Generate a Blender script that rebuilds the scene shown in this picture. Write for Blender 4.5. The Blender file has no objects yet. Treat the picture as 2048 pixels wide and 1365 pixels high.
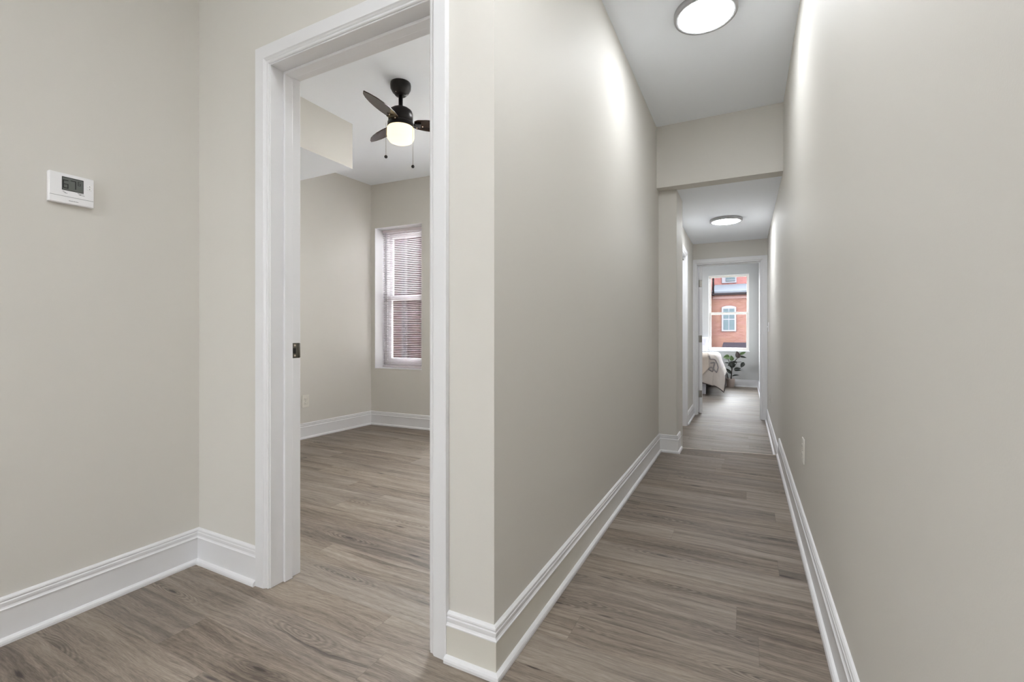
import bpy, bmesh, math, random
from mathutils import Vector, Matrix

scene = bpy.context.scene
COL = scene.collection
PI = math.pi
random.seed(7)

# ------------------------------------------------------------------ camera
cam_d = bpy.data.cameras.new('camera')
cam = bpy.data.objects.new('camera', cam_d)
COL.objects.link(cam)
cam.location = (0, 0, 1.0)
cam.rotation_euler = (PI / 2, 0, math.radians(27.0))
cam_d.sensor_fit = 'HORIZONTAL'
cam_d.sensor_width = 36.0
cam_d.lens = 915.3 / 2048 * 36.0
cam_d.shift_y = -0.0080
cam_d.clip_start = 0.02
cam_d.clip_end = 300
scene.camera = cam

# ------------------------------------------------------------------ sky, sun, exposure
SKY = 12.5            # brightness of the overcast sky
LAMP = 44.0          # hallway disc lamps
world = bpy.data.worlds.new('world')
scene.world = world
world.use_nodes = True
wn = world.node_tree
for n in list(wn.nodes):
    wn.nodes.remove(n)
w_out = wn.nodes.new('ShaderNodeOutputWorld')
w_bg = wn.nodes.new('ShaderNodeBackground')
w_tc = wn.nodes.new('ShaderNodeTexCoord')
w_sep = wn.nodes.new('ShaderNodeSeparateXYZ')
w_ramp = wn.nodes.new('ShaderNodeValToRGB')
w_ramp.color_ramp.elements[0].position = 0.0
w_ramp.color_ramp.elements[0].color = (0.97, 0.98, 1.0, 1)
w_ramp.color_ramp.elements[1].position = 0.8
w_ramp.color_ramp.elements[1].color = (0.88, 0.93, 1.0, 1)
wn.links.new(w_tc.outputs['Generated'], w_sep.inputs[0])
wn.links.new(w_sep.outputs['Z'], w_ramp.inputs[0])
wn.links.new(w_ramp.outputs[0], w_bg.inputs['Color'])
w_bg.inputs['Strength'].default_value = SKY
wn.links.new(w_bg.outputs[0], w_out.inputs[0])

scene.view_settings.view_transform = 'Standard'
scene.view_settings.look = 'None'
scene.view_settings.exposure = 1.18
scene.view_settings.gamma = 1.0
scene.view_settings.use_curve_mapping = False
scene.cycles.use_denoising = True
scene.cycles.max_bounces = 16
scene.cycles.diffuse_bounces = 10
scene.cycles.sample_clamp_indirect = 8.0

# ------------------------------------------------------------------ materials
def s2l(c):
    return tuple((v / 255 / 12.92) if v / 255 <= 0.04045 else (((v / 255) + 0.055) / 1.055) ** 2.4 for v in c)

class NT:
    """tiny helper for building node trees"""
    def __init__(self, name):
        self.m = bpy.data.materials.new(name)
        self.m.use_nodes = True
        self.t = self.m.node_tree
        self.b = self.t.nodes['Principled BSDF']
    def n(self, typ, **kw):
        nd = self.t.nodes.new(typ)
        for k, v in kw.items():
            setattr(nd, k, v)
        return nd
    def put(self, sock, v):
        if isinstance(v, bpy.types.NodeSocket):
            self.t.links.new(v, sock)
        else:
            sock.default_value = v
    def math(self, op, a, b=None, c=None, clamp=False):
        nd = self.n('ShaderNodeMath', operation=op, use_clamp=clamp)
        self.put(nd.inputs[0], a)
        if b is not None:
            self.put(nd.inputs[1], b)
        if c is not None:
            self.put(nd.inputs[2], c)
        return nd.outputs[0]
    def xyz(self, which='Object'):
        tc = self.n('ShaderNodeTexCoord')
        sp = self.n('ShaderNodeSeparateXYZ')
        self.t.links.new(tc.outputs[which], sp.inputs[0])
        return sp.outputs[0], sp.outputs[1], sp.outputs[2]
    def vec(self, x, y, z=0.0):
        nd = self.n('ShaderNodeCombineXYZ')
        self.put(nd.inputs[0], x); self.put(nd.inputs[1], y); self.put(nd.inputs[2], z)
        return nd.outputs[0]
    def noise(self, vec=None, scale=5.0, detail=3.0, rough=0.5, dist=0.0):
        nd = self.n('ShaderNodeTexNoise')
        if vec is not None:
            self.put(nd.inputs['Vector'], vec)
        nd.inputs['Scale'].default_value = scale
        nd.inputs['Detail'].default_value = detail
        nd.inputs['Roughness'].default_value = rough
        nd.inputs['Distortion'].default_value = dist
        return nd.outputs[0]
    def ramp(self, fac, stops):
        nd = self.n('ShaderNodeValToRGB')
        cr = nd.color_ramp
        cr.elements[0].position, cr.elements[0].color = stops[0][0], (*stops[0][1], 1)
        cr.elements[1].position, cr.elements[1].color = stops[-1][0], (*stops[-1][1], 1)
        for p, c in stops[1:-1]:
            e = cr.elements.new(p)
            e.color = (*c, 1)
        self.put(nd.inputs[0], fac)
        return nd.outputs[0]
    def smooth(self, v, a, b):
        nd = self.n('ShaderNodeMapRange', interpolation_type='SMOOTHSTEP')
        self.put(nd.inputs['Value'], v)
        nd.inputs['From Min'].default_value = a
        nd.inputs['From Max'].default_value = b
        return nd.outputs[0]
    def mix(self, f, a, b, mode='MIX'):
        nd = self.n('ShaderNodeMix', data_type='RGBA', blend_type=mode)
        self.put(nd.inputs['Factor'], f)
        for s, v in ((nd.inputs['A'], a), (nd.inputs['B'], b)):
            if isinstance(v, tuple):
                v = (*v, 1)
            for q in nd.inputs:
                if q.name == s.name and q.type == 'RGBA':
                    self.put(q, v)
        return [o for o in nd.outputs if o.type == 'RGBA'][0]
    def bump(self, h, strength=0.1, dist=0.002):
        nd = self.n('ShaderNodeBump')
        nd.inputs['Strength'].default_value = strength
        nd.inputs['Distance'].default_value = dist
        self.put(nd.inputs['Height'], h)
        self.t.links.new(nd.outputs[0], self.b.inputs['Normal'])
    def base(self, c):
        self.put(self.b.inputs['Base Color'], (*c, 1) if isinstance(c, tuple) else c)
    def set(self, **kw):
        for k, v in kw.items():
            self.put(self.b.inputs[k.replace('_', ' ')], v)
        return self

def simple(name, rgb, rough=0.5, metal=0.0, var=0.03, vscale=6.0, bump=0.0, bscale=300, spec=0.5):
    """procedural paint / plastic / metal: colour with a faint noise variation and optional fine bump"""
    k = NT(name)
    c = s2l(rgb)
    tc = k.n('ShaderNodeTexCoord')
    f = k.noise(tc.outputs['Object'], vscale, 3)
    k.base(k.mix(f, tuple(v * (1 - var) for v in c), tuple(min(1, v * (1 + var)) for v in c)))
    k.set(Roughness=rough, Metallic=metal)
    k.b.inputs['Specular IOR Level'].default_value = spec
    if bump:
        k.bump(k.noise(tc.outputs['Object'], bscale, 2), bump, 0.001)
    return k.m

M = {}
M['paint'] = simple('wall_paint', (211, 208, 202), 0.62, var=0.012, vscale=2.0, bump=0.12, bscale=260, spec=0.3)
M['ceiling'] = simple('ceiling_paint', (243, 247, 253), 0.75, var=0.008, vscale=2.0, bump=0.06, bscale=200, spec=0.2)
M['bedpaint'] = simple('bedroom_paint', (198, 199, 198), 0.62, var=0.012, bump=0.1, bscale=260, spec=0.3)
M['trim'] = simple('trim_enamel', (224, 224, 226), 0.35, var=0.01, spec=0.45)
M['reveal'] = simple('reveal_paint', (232, 232, 234), 0.5, var=0.01)
M['vinyl'] = simple('window_vinyl', (240, 240, 240), 0.35, var=0.01)
M['cream'] = simple('window_cream_vinyl', (234, 231, 226), 0.4, var=0.02)
M['plastic'] = simple('white_plastic', (236, 236, 238), 0.35, var=0.01)
M['almond'] = simple('pale_plastic', (220, 217, 209), 0.4, var=0.01)
M['lcd'] = simple('lcd_grey', (98, 102, 98), 0.3, var=0.03)
M['lcd_frame'] = simple('lcd_dark_edge', (45, 47, 46), 0.3)
M['ink'] = simple('lcd_segments', (20, 21, 22), 0.5)
M['mark'] = simple('grey_print', (120, 120, 126), 0.5)
M['nickel'] = simple('satin_nickel', (150, 147, 140), 0.38, metal=0.9, var=0.06, vscale=40)
M['strike'] = simple('dark_pewter', (95, 92, 84), 0.42, metal=0.75, var=0.12, vscale=60)
M['screw'] = simple('bright_screw', (210, 195, 180), 0.3, metal=0.9)
M['black'] = simple('black_void', (14, 12, 11), 0.8)
M['bronze'] = simple('oil_rubbed_bronze', (17, 13, 11), 0.38, metal=0.35, var=0.12, vscale=30)
M['ring'] = simple('lamp_ring_grey', (168, 167, 168), 0.45, metal=0.25, var=0.03)
M['slat'] = simple('blind_slat_white', (230, 222, 225), 0.4, var=0.02)
M['pot'] = simple('blush_ceramic', (205, 190, 182), 0.55, var=0.03)
M['soil'] = simple('potting_soil', (50, 40, 34), 0.95, var=0.3, vscale=80)
M['stem'] = simple('plant_stem', (52, 40, 34), 0.6, var=0.15, vscale=40)
M['leaf_green'] = simple('leaf_green', (84, 108, 62), 0.32, var=0.2, vscale=18)
M['leaf_dark'] = simple('leaf_dark', (34, 38, 32), 0.3, var=0.25, vscale=18)
M['leaf_purple'] = simple('leaf_burgundy', (70, 58, 55), 0.32, var=0.2, vscale=18)
M['linen'] = simple('sheet_linen', (226, 226, 236), 0.85, var=0.03, vscale=20, bump=0.2, bscale=500)
M['comforter'] = simple('comforter_cotton', (222, 214, 207), 0.9, var=0.04, vscale=9, bump=0.25, bscale=400)
M['throw'] = simple('throw_cream_knit', (230, 217, 205), 0.95, var=0.05, vscale=25, bump=0.5, bscale=220)
M['piping'] = simple('dark_piping', (96, 88, 86), 0.8)
M['stitch'] = simple('grey_stitching', (166, 161, 160), 0.8, var=0.08, vscale=40)
M['bedbase'] = simple('dark_bed_base', (48, 43, 42), 0.8, var=0.1)
M['asphalt'] = simple('grey_roofing', (59, 61, 65), 0.85, var=0.2, vscale=3, bump=0.4, bscale=30, spec=0.0)
M['shed_roof'] = simple('shed_roofing', (27, 24, 27), 0.85, var=0.25, vscale=4, spec=0.0)
M['ground'] = simple('alley_concrete', (65, 63, 63), 0.9, var=0.15, vscale=0.6, spec=0.0)
M['downspout'] = simple('dark_downspout', (20, 17, 18), 0.9, var=0.1, spec=0.05)
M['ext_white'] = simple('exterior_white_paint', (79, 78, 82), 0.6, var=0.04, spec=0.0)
M['roofing'] = simple('house_roofing', (120, 118, 115), 0.9, var=0.1)

def glass_mat(name, tint, gloss=0.06):
    k = NT(name)
    t = k.t
    out = [n for n in t.nodes if n.type == 'OUTPUT_MATERIAL'][0]
    tr = k.n('ShaderNodeBsdfTransparent'); tr.inputs[0].default_value = (*tint, 1)
    gl = k.n('ShaderNodeBsdfGlossy'); gl.inputs['Roughness'].default_value = 0.02
    fr = k.n('ShaderNodeFresnel'); fr.inputs['IOR'].default_value = 1.1
    mx = k.n('ShaderNodeMixShader')
    t.links.new(fr.outputs[0], mx.inputs[0])
    t.links.new(tr.outputs[0], mx.inputs[1]); t.links.new(gl.outputs[0], mx.inputs[2])
    t.links.new(mx.outputs[0], out.inputs['Surface'])
    return k.m
M['glass'] = glass_mat('window_glass', (0.97, 0.98, 0.98))

def emit_mat(name, col, strength):
    k = NT(name)
    k.base(col)
    k.set(Roughness=0.5)
    k.b.inputs['Emission Color'].default_value = (*col, 1)
    k.b.inputs['Emission Strength'].default_value = strength
    return k.m
M['lamp_hall'] = emit_mat('lamp_diffuser_lit', (0.94, 0.97, 1.0), LAMP * 0.56)
M['lamp_low'] = emit_mat('lamp_diffuser_lit_low', (0.94, 0.97, 1.0), LAMP * 0.72)
M['lamp_bed'] = emit_mat('lamp_diffuser_lit_bedroom', (0.94, 0.97, 1.0), LAMP * 2.1)
M['lamp_entry'] = emit_mat('lamp_diffuser_lit_entry', (0.94, 0.97, 1.0), LAMP * 0.82)
M['fill_lamp_back'] = emit_mat('fill_diffuser_lit_back', (0.94, 0.97, 1.0), LAMP * 3.0)
M['fill_lamp_door'] = emit_mat('fill_diffuser_lit_door', (0.97, 0.98, 1.0), LAMP * 0.3)
M['fill_lamp_room'] = emit_mat('fill_diffuser_lit_room', (0.97, 0.98, 1.0), LAMP * 1.3)
M['fan_glass'] = emit_mat('fan_lamp_glass_lit', (1.0, 0.83, 0.47), 0.64)

# dark glossy walnut of the fan blades
k = NT('blade_walnut')
x, y, z = k.xyz()
g = k.noise(k.vec(k.math('MULTIPLY', x, 6.0), k.math('MULTIPLY', y, 60.0), z), 1.0, 4, 0.6)
k.base(k.ramp(g, [(0.3, s2l((34, 24, 20))), (0.7, s2l((64, 48, 41)))]))
k.set(Roughness=0.24)
M['blade'] = k.m

# baseboard field: light painted in, wall colour at the corner fading to white
k = NT('baseboard_field_light_fade')
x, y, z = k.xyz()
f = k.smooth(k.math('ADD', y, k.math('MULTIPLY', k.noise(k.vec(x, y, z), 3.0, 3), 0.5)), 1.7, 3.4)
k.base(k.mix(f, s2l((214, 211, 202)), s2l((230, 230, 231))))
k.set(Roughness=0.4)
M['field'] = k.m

# vinyl plank floor, boards running across the hall (along X)
def floor_material():
    k = NT('vinyl_plank_floor')
    W, L, Y0 = 0.1525, 1.22, 1.096
    x, y, z = k.xyz()
    r = k.math('DIVIDE', k.math('SUBTRACT', y, Y0), W)
    row = k.math('FLOOR', r)
    fr = k.math('FRACT', r)
    wn1 = k.n('ShaderNodeTexWhiteNoise', noise_dimensions='1D')
    k.put(wn1.inputs['W'], row)
    xs = k.math('ADD', k.math('DIVIDE', x, L), k.math('MULTIPLY', wn1.outputs['Value'], 5.0))
    colm = k.math('FLOOR', xs)
    fx = k.math('FRACT', xs)
    wn2 = k.n('ShaderNodeTexWhiteNoise', noise_dimensions='2D')
    k.put(wn2.inputs['Vector'], k.vec(row, colm))
    sp = k.n('ShaderNodeSeparateColor')
    k.t.links.new(wn2.outputs['Color'], sp.inputs[0])
    pr, pg, pb = sp.outputs[0], sp.outputs[1], sp.outputs[2]
    lx = k.math('ADD', x, k.math('MULTIPLY', pr, 41.0))
    ly = k.math('ADD', y, k.math('MULTIPLY', pg, 23.0))
    # wandering of the grain
    wob = k.noise(k.vec(k.math('MULTIPLY', lx, 1.6), k.math('MULTIPLY', ly, 5.0)), 1.0, 3, 0.5)
    lyw = k.math('ADD', ly, k.math('MULTIPLY', k.math('SUBTRACT', wob, 0.5), 0.09))
    broad = k.noise(k.vec(k.math('MULTIPLY', lx, 1.1), k.math('MULTIPLY', lyw, 17.0)), 1.0, 4, 0.6)
    mid = k.noise(k.vec(k.math('MULTIPLY', lx, 3.2), k.math('MULTIPLY', lyw, 70.0)), 1.0, 4, 0.62)
    fine = k.noise(k.vec(k.math('MULTIPLY', lx, 22.0), k.math('MULTIPLY', lyw, 300.0)), 1.0, 4, 0.7)
    # knots with rings (cathedral figure)
    vo = k.n('ShaderNodeTexVoronoi', voronoi_dimensions='2D', feature='F1')
    k.put(vo.inputs['Vector'], k.vec(k.math('MULTIPLY', lx, 1.5), k.math('MULTIPLY', lyw, 9.0)))
    vo.inputs['Scale'].default_value = 1.0
    vd = vo.outputs['Distance']
    rings = k.math('SINE', k.math('ADD', k.math('MULTIPLY', vd, 120.0), k.math('MULTIPLY', mid, 5.0)))
    rmask = k.math('SUBTRACT', 1.0, k.smooth(vd, 0.05, 0.42))
    vsel = k.n('ShaderNodeSeparateColor')
    k.t.links.new(vo.outputs['Color'], vsel.inputs[0])
    sel = k.smooth(vsel.outputs[0], 0.5, 0.8)
    rmask = k.math('MULTIPLY', rmask, sel)
    knot = k.math('MULTIPLY', k.math('SUBTRACT', 1.0, k.smooth(vd, 0.0, 0.075)), k.smooth(vsel.outputs[1], 0.55, 0.7))
    # long dark cracks / mineral streaks
    st = k.noise(k.vec(k.math('MULTIPLY', lx, 0.9), k.math('MULTIPLY', lyw, 30.0)), 1.0, 2, 0.5)
    streak = k.smooth(st, 0.63, 0.76)
    v = k.math('SUBTRACT', k.math('MULTIPLY', broad, 0.46), 0.10)
    v = k.math('ADD', v, k.math('MULTIPLY', mid, 0.40))
    v = k.math('ADD', v, k.math('MULTIPLY', fine, 0.42))
    v = k.math('ADD', v, k.math('MULTIPLY', k.math('MULTIPLY', rings, rmask), 0.08))
    v = k.math('SUBTRACT', v, k.math('MULTIPLY', knot, 0.30))
    v = k.math('SUBTRACT', v, k.math('MULTIPLY', streak, 0.16))
    v = k.math('SUBTRACT', v, k.math('MULTIPLY', rmask, 0.05))
    v = k.math('ADD', v, k.math('MULTIPLY', k.math('SUBTRACT', pb, 0.5), 0.10))
    v = k.math('ADD', k.math('MULTIPLY', k.math('SUBTRACT', v, 0.53), 1.25), 0.53)
    c = k.ramp(v, [(0.22, s2l((52, 43, 36))), (0.40, s2l((95, 84, 74))), (0.54, s2l((127, 115, 103))),
                   (0.68, s2l((150, 138, 125))), (0.85, s2l((177, 166, 153)))])
    # slight grey / tan drift between boards
    c = k.mix(k.math('MULTIPLY', pg, 0.35), c, k.mix(0.5, c, s2l((150, 147, 146))))
    # seams
    e1 = k.math('MINIMUM', fr, k.math('SUBTRACT', 1.0, fr))
    e2 = k.math('MULTIPLY', k.math('MINIMUM', fx, k.math('SUBTRACT', 1.0, fx)), L / W)
    seam = k.math('SUBTRACT', 1.0, k.smooth(k.math('MINIMUM', e1, e2), 0.002, 0.012))
    c = k.mix(k.math('MULTIPLY', seam, 0.22), c, s2l((70, 60, 53)))
    k.base(c)
    k.set(Roughness=k.math('ADD', 0.42, k.math('MULTIPLY', fine, 0.16)))
    k.b.inputs['Specular IOR Level'].default_value = 0.32
    hgt = k.math('SUBTRACT', k.math('ADD', k.math('MULTIPLY', fine, 0.5), k.math('MULTIPLY', mid, 0.5)), seam)
    k.bump(hgt, 0.12, 0.0008)
    return k.m
M['floor'] = floor_material()

def brick_material(name, c1, c2, mortar, rust=None):
    k = NT(name)
    x, y, z = k.xyz()
    br = k.n('ShaderNodeTexBrick')
    k.put(br.inputs['Vector'], k.vec(x, z))
    br.inputs['Scale'].default_value = 1.0
    br.inputs['Brick Width'].default_value = 0.215
    br.inputs['Row Height'].default_value = 0.072
    br.inputs['Mortar Size'].default_value = 0.006
    br.inputs['Color1'].default_value = (*s2l(c1), 1)
    br.inputs['Color2'].default_value = (*s2l(c2), 1)
    br.inputs['Mortar'].default_value = (*s2l(mortar), 1)
    f = k.noise(k.vec(x, k.math('MULTIPLY', z, 1.5)), 0.9, 5, 0.65)
    c = k.mix(k.smooth(f, 0.35, 0.7), br.outputs['Color'], k.mix(0.45, br.outputs['Color'], s2l(rust or c2)))
    k.base(c)
    k.set(Roughness=0.9)
    k.b.inputs['Specular IOR Level'].default_value = 0.0
    k.bump(br.outputs['Fac'], -0.3, 0.01)
    return k.m
M['brick'] = brick_material('red_brick', (72, 49, 46), (63, 40, 35), (72, 65, 62), (77, 60, 49))
M['brick_up'] = brick_material('salmon_brick', (84, 54, 52), (74, 45, 44), (83, 71, 71), (84, 59, 54))
M['brick_tan'] = brick_material('tan_brick', (85, 72, 63), (81, 65, 56), (88, 81, 74), (84, 65, 59))
M['brick_dark'] = brick_material('dark_brick', (23, 16, 13), (20, 11, 11), (24, 22, 21), (22, 16, 16))
M['dark_glass'] = simple('far_window_glass', (43, 51, 54), 0.6, var=0.35, vscale=2.5, spec=0.1)

# striped duvet side
k = NT('comforter_striped')
x, y, z = k.xyz()
sn = k.math('SINE', k.math('MULTIPLY', k.math('ADD', x, y), 70.0))
k.base(k.mix(k.smooth(sn, 0.2, 0.9), s2l((214, 205, 202)), s2l((172, 162, 164))))
k.set(Roughness=0.9)
M['stripe'] = k.m

# ------------------------------------------------------------------ mesh helpers
class MB:
    """collects shapes into one mesh object"""
    def __init__(self):
        self.bm = bmesh.new()
        self.mats = []
    def _mi(self, m):
        if m is None:
            return 0
        if m not in self.mats:
            self.mats.append(m)
        return self.mats.index(m)
    def box(self, x0, x1, y0, y1, z0, z1, m=None, bev=0.0, seg=2):
        mi = self._mi(m)
        vs = [self.bm.verts.new(p) for p in ((x0, y0, z0), (x1, y0, z0), (x1, y1, z0), (x0, y1, z0),
                                             (x0, y0, z1), (x1, y0, z1), (x1, y1, z1), (x0, y1, z1))]
        fs = []
        for q in ((0, 3, 2, 1), (4, 5, 6, 7), (0, 1, 5, 4), (1, 2, 6, 5), (2, 3, 7, 6), (3, 0, 4, 7)):
            f = self.bm.faces.new([vs[i] for i in q]); f.material_index = mi; fs.append(f)
        if bev:
            ed = list({e for f in fs for e in f.edges})
            bmesh.ops.bevel(self.bm, geom=ed, offset=bev, segments=seg, affect='EDGES', profile=0.5)
        return self
    def prism(self, pts, z0, z1, m=None):
        mi = self._mi(m)
        lo = [self.bm.verts.new((p[0], p[1], z0)) for p in pts]
        hi = [self.bm.verts.new((p[0], p[1], z1)) for p in pts]
        n = len(pts)
        fs = [self.bm.faces.new(lo[::-1]), self.bm.faces.new(hi)]
        for i in range(n):
            fs.append(self.bm.faces.new([lo[i], lo[(i + 1) % n], hi[(i + 1) % n], hi[i]]))
        for f in fs:
            f.material_index = mi
        return self
    def poly_y(self, pts, y0, y1, m=None):
        """outline in (x,z) extruded along y"""
        mi = self._mi(m)
        lo = [self.bm.verts.new((p[0], y0, p[1])) for p in pts]
        hi = [self.bm.verts.new((p[0], y1, p[1])) for p in pts]
        n = len(pts)
        fs = [self.bm.faces.new(lo), self.bm.faces.new(hi[::-1])]
        for i in range(n):
            fs.append(self.bm.faces.new([lo[(i + 1) % n], lo[i], hi[i], hi[(i + 1) % n]]))
        for f in fs:
            f.material_index = mi
        return self
    def lathe(self, prof, cx=0, cy=0, seg=48, m=None, closed=False):
        """profile of (r,z) turned about a vertical axis"""
        mi = self._mi(m)
        rings = []
        for r, z in prof:
            if r < 1e-6:
                rings.append([self.bm.verts.new((cx, cy, z))])
            else:
                rings.append([self.bm.verts.new((cx + r * math.cos(2 * PI * i / seg), cy + r * math.sin(2 * PI * i / seg), z)) for i in range(seg)])
        pairs = list(zip(rings, rings[1:]))
        if closed:
            pairs.append((rings[-1], rings[0]))
        for a, b in pairs:
            for i in range(seg):
                j = (i + 1) % seg
                if len(a) == 1 and len(b) == 1:
                    continue
                if len(a) == 1:
                    f = self.bm.faces.new([a[0], b[j], b[i]])
                elif len(b) == 1:
                    f = self.bm.faces.new([a[i], a[j], b[0]])
                else:
                    f = self.bm.faces.new([a[i], a[j], b[j], b[i]])
                f.material_index = mi
                f.smooth = True
        return self
    def tube(self, pts, r, seg=10, m=None, caps=True):
        mi = self._mi(m)
        pts = [Vector(p) for p in pts]
        rs = r if isinstance(r, (list, tuple)) else [r] * len(pts)
        rings = []
        for i, p in enumerate(pts):
            d = (pts[min(i + 1, len(pts) - 1)] - pts[max(i - 1, 0)]).normalized()
            up = Vector((0, 0, 1)) if abs(d.z) < 0.9 else Vector((1, 0, 0))
            u = d.cross(up).normalized(); v = u.cross(d).normalized()
            rings.append([self.bm.verts.new(p + (u * math.cos(2 * PI * j / seg) + v * math.sin(2 * PI * j / seg)) * rs[i]) for j in range(seg)])
        for a, b in zip(rings, rings[1:]):
            for j in range(seg):
                f = self.bm.faces.new([a[j], a[(j + 1) % seg], b[(j + 1) % seg], b[j]])
                f.smooth = True; f.material_index = mi
        if caps:
            for rg in (rings[0], rings[-1]):
                f = self.bm.faces.new(rg); f.material_index = mi
        return self
    def ball(self, c, r, m=None, sc=(1, 1, 1)):
        mi = self._mi(m)
        ret = bmesh.ops.create_uvsphere(self.bm, u_segments=16, v_segments=10, radius=r,
                                        matrix=Matrix.Translation(c) @ Matrix.Diagonal((*sc, 1)))
        for v in ret['verts']:
            for f in v.link_faces:
                f.smooth = True; f.material_index = mi
        return self
    def grid(self, fn, nu, nv, m=None, smooth=True):
        mi = self._mi(m)
        vs = [[self.bm.verts.new(fn(i / nu, j / nv)) for j in range(nv + 1)] for i in range(nu + 1)]
        for i in range(nu):
            for j in range(nv):
                f = self.bm.faces.new([vs[i][j], vs[i + 1][j], vs[i + 1][j + 1], vs[i][j + 1]])
                f.smooth = smooth; f.material_index = mi
        return self
    def build(self, name, m=None, parent=None, kind=None, recalc=True, bevel=0.0):
        if recalc:
            bmesh.ops.recalc_face_normals(self.bm, faces=self.bm.faces)
        me = bpy.data.meshes.new(name)
        self.bm.to_mesh(me); self.bm.free()
        for mm in (self.mats or [m]):
            me.materials.append(mm if not isinstance(mm, str) else M[mm])
        o = bpy.data.objects.new(name, me)
        COL.objects.link(o)
        if parent is not None:
            o.parent = parent
        if kind:
            o['kind'] = kind
        if bevel:
            bv = o.modifiers.new('bevel', 'BEVEL'); bv.width = bevel; bv.segments = 2; bv.limit_method = 'ANGLE'
        return o

def struct(name, mb, m, parent=None, bevel=0.0):
    return mb.build(name, M[m] if isinstance(m, str) else m, parent, None if parent else 'structure', bevel=bevel)

def empty(name, loc, rotz=0.0, label=None, cat=None, group=None, kind=None):
    o = bpy.data.objects.new(name, None)
    o.empty_display_size = 0.05
    COL.objects.link(o)
    o.location = loc
    o.rotation_euler = (0, 0, rotz)
    tag(o, label, cat, group, kind)
    return o

def tag(o, label=None, cat=None, group=None, kind=None):
    if label: o['label'] = label
    if cat: o['category'] = cat
    if group: o['group'] = group
    if kind: o['kind'] = kind
    return o

def copy_tree(o, parent=None):
    c = o.copy(); COL.objects.link(c)
    if parent is not None:
        c.parent = parent
    for ch in list(o.children):
        copy_tree(ch, c)
    return c

def sweep_wall(path, z0, prof, closed_ends=True):
    """mitred moulding along a 2-D path; the room is on the right-hand side of travel.
    prof: list of (distance from wall, height, material for the strip to the next point).
    returns one MB per straight run."""
    P = [Vector((p[0], p[1])) for p in path]
    dirs = [(P[i + 1] - P[i]).normalized() for i in range(len(P) - 1)]
    nor = [Vector((d.y, -d.x)) for d in dirs]
    offs = []
    for i in range(len(P)):
        if i == 0: offs.append(nor[0])
        elif i == len(P) - 1: offs.append(nor[-1])
        else:
            a, b = nor[i - 1], nor[i]
            offs.append((a + b) / (1 + a.dot(b)))
    out = []
    for i in range(len(dirs)):
        mb = MB()
        ra, rb = [], []
        for d, z, mm in prof:
            a = P[i] + offs[i] * d; b = P[i + 1] + offs[i + 1] * d
            ra.append(mb.bm.verts.new((a.x, a.y, z0 + z))); rb.append(mb.bm.verts.new((b.x, b.y, z0 + z)))
        for q in range(len(prof) - 1):
            f = mb.bm.faces.new([ra[q], rb[q], rb[q + 1], ra[q + 1]])
            f.material_index = mb._mi(M[prof[q][2]])
        mb._mi(M['trim'])
        # back and ends
        for rg in (ra, rb):
            f = mb.bm.faces.new(rg); f.material_index = mb._mi(M['trim'])
        f = mb.bm.faces.new([ra[0], ra[-1], rb[-1], rb[0]]); f.material_index = mb._mi(M['trim'])
        out.append(mb)
    return out

def base_profile(field='trim'):
    t = 'trim'
    return [(0.0, 0.0, t), (0.028, 0.0, t), (0.028, 0.008, t), (0.026, 0.014, t), (0.021, 0.018, t), (0.014, 0.020, field),
            (0.014, 0.106, t), (0.0165, 0.107, t), (0.0165, 0.110, t), (0.0135, 0.1125, t), (0.0115, 0.117, t), (0.0125, 0.124, t),
            (0.0125, 0.130, t), (0.0095, 0.1325, t), (0.0095, 0.1345, t), (0.0115, 0.1375, t), (0.0105, 0.142, t), (0.006, 0.146, t), (0.0, 0.147, t)]

def casing_frame(x0, x1, ztop, zbot, yface, prof, sgn=-1):
    """mitred casing round an opening in a wall lying along x. prof: (distance outward from opening edge, projection)"""
    mb = MB()
    path = [(x0, zbot), (x0, ztop), (x1, ztop), (x1, zbot)]
    off = [(-1, 0), (-1, 1), (1, 1), (1, 0)]
    rings = []
    for (px, pz), (ox, oz) in zip(path, off):
        rings.append([mb.bm.verts.new((px + ox * d, yface + sgn * t, pz + oz * d)) for d, t in prof])
    for a, b in zip(rings, rings[1:]):
        for i in range(len(prof)):
            j = (i + 1) % len(prof)
            mb.bm.faces.new([a[i], a[j], b[j], b[i]])
    mb.bm.faces.new(rings[0]); mb.bm.faces.new(rings[-1])
    return mb

CASE = [(0.0, 0.0), (0.0, 0.006), (0.003, 0.0085), (0.008, 0.0085), (0.010, 0.0075), (0.013, 0.0105), (0.017, 0.0125), (0.020, 0.016),
        (0.064, 0.018), (0.067, 0.0165), (0.067, 0.0)]

# ------------------------------------------------------------------ setting
XT, XL, XR = -2.137, -0.653, 0.25           # thermostat wall, hall left wall, hall right wall
YD, YDB = 1.167, 1.297                      # door wall, front and back
ZC, ZR, ZL, ZB = 2.70, 2.618, 2.195, 2.45   # ceilings: hall, side room, lower hall, bedroom
SL = -0.105                                 # lower floor level
DX0, DX1, DZ = -1.653, -0.884, 2.048        # side room door opening
C = Vector((-3.655, 3.77)); AL = math.atan(0.058)
YE, YEB = 6.62, 6.74                        # end wall of the hall
EX0, EX1, EZ = -0.577, 0.178, 1.912         # bedroom door opening
YF = 10.485                                 # bedroom window wall

struct('floor', MB().prism([(-4.3, -3.7), (0.45, -3.7), (0.45, 4.343), (-0.70, 4.174), (-0.70, 4.5), (-4.3, 4.5)], -0.10, 0.0), 'floor')
struct('floor', MB().prism([(-0.78, 4.165), (0.45, 4.343), (0.45, 10.8), (-3.4, 10.8), (-3.4, 6.5), (-2.2, 6.5), (-2.2, 4.6), (-0.78, 4.6)], SL - 0.1, SL), 'floor')
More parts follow.
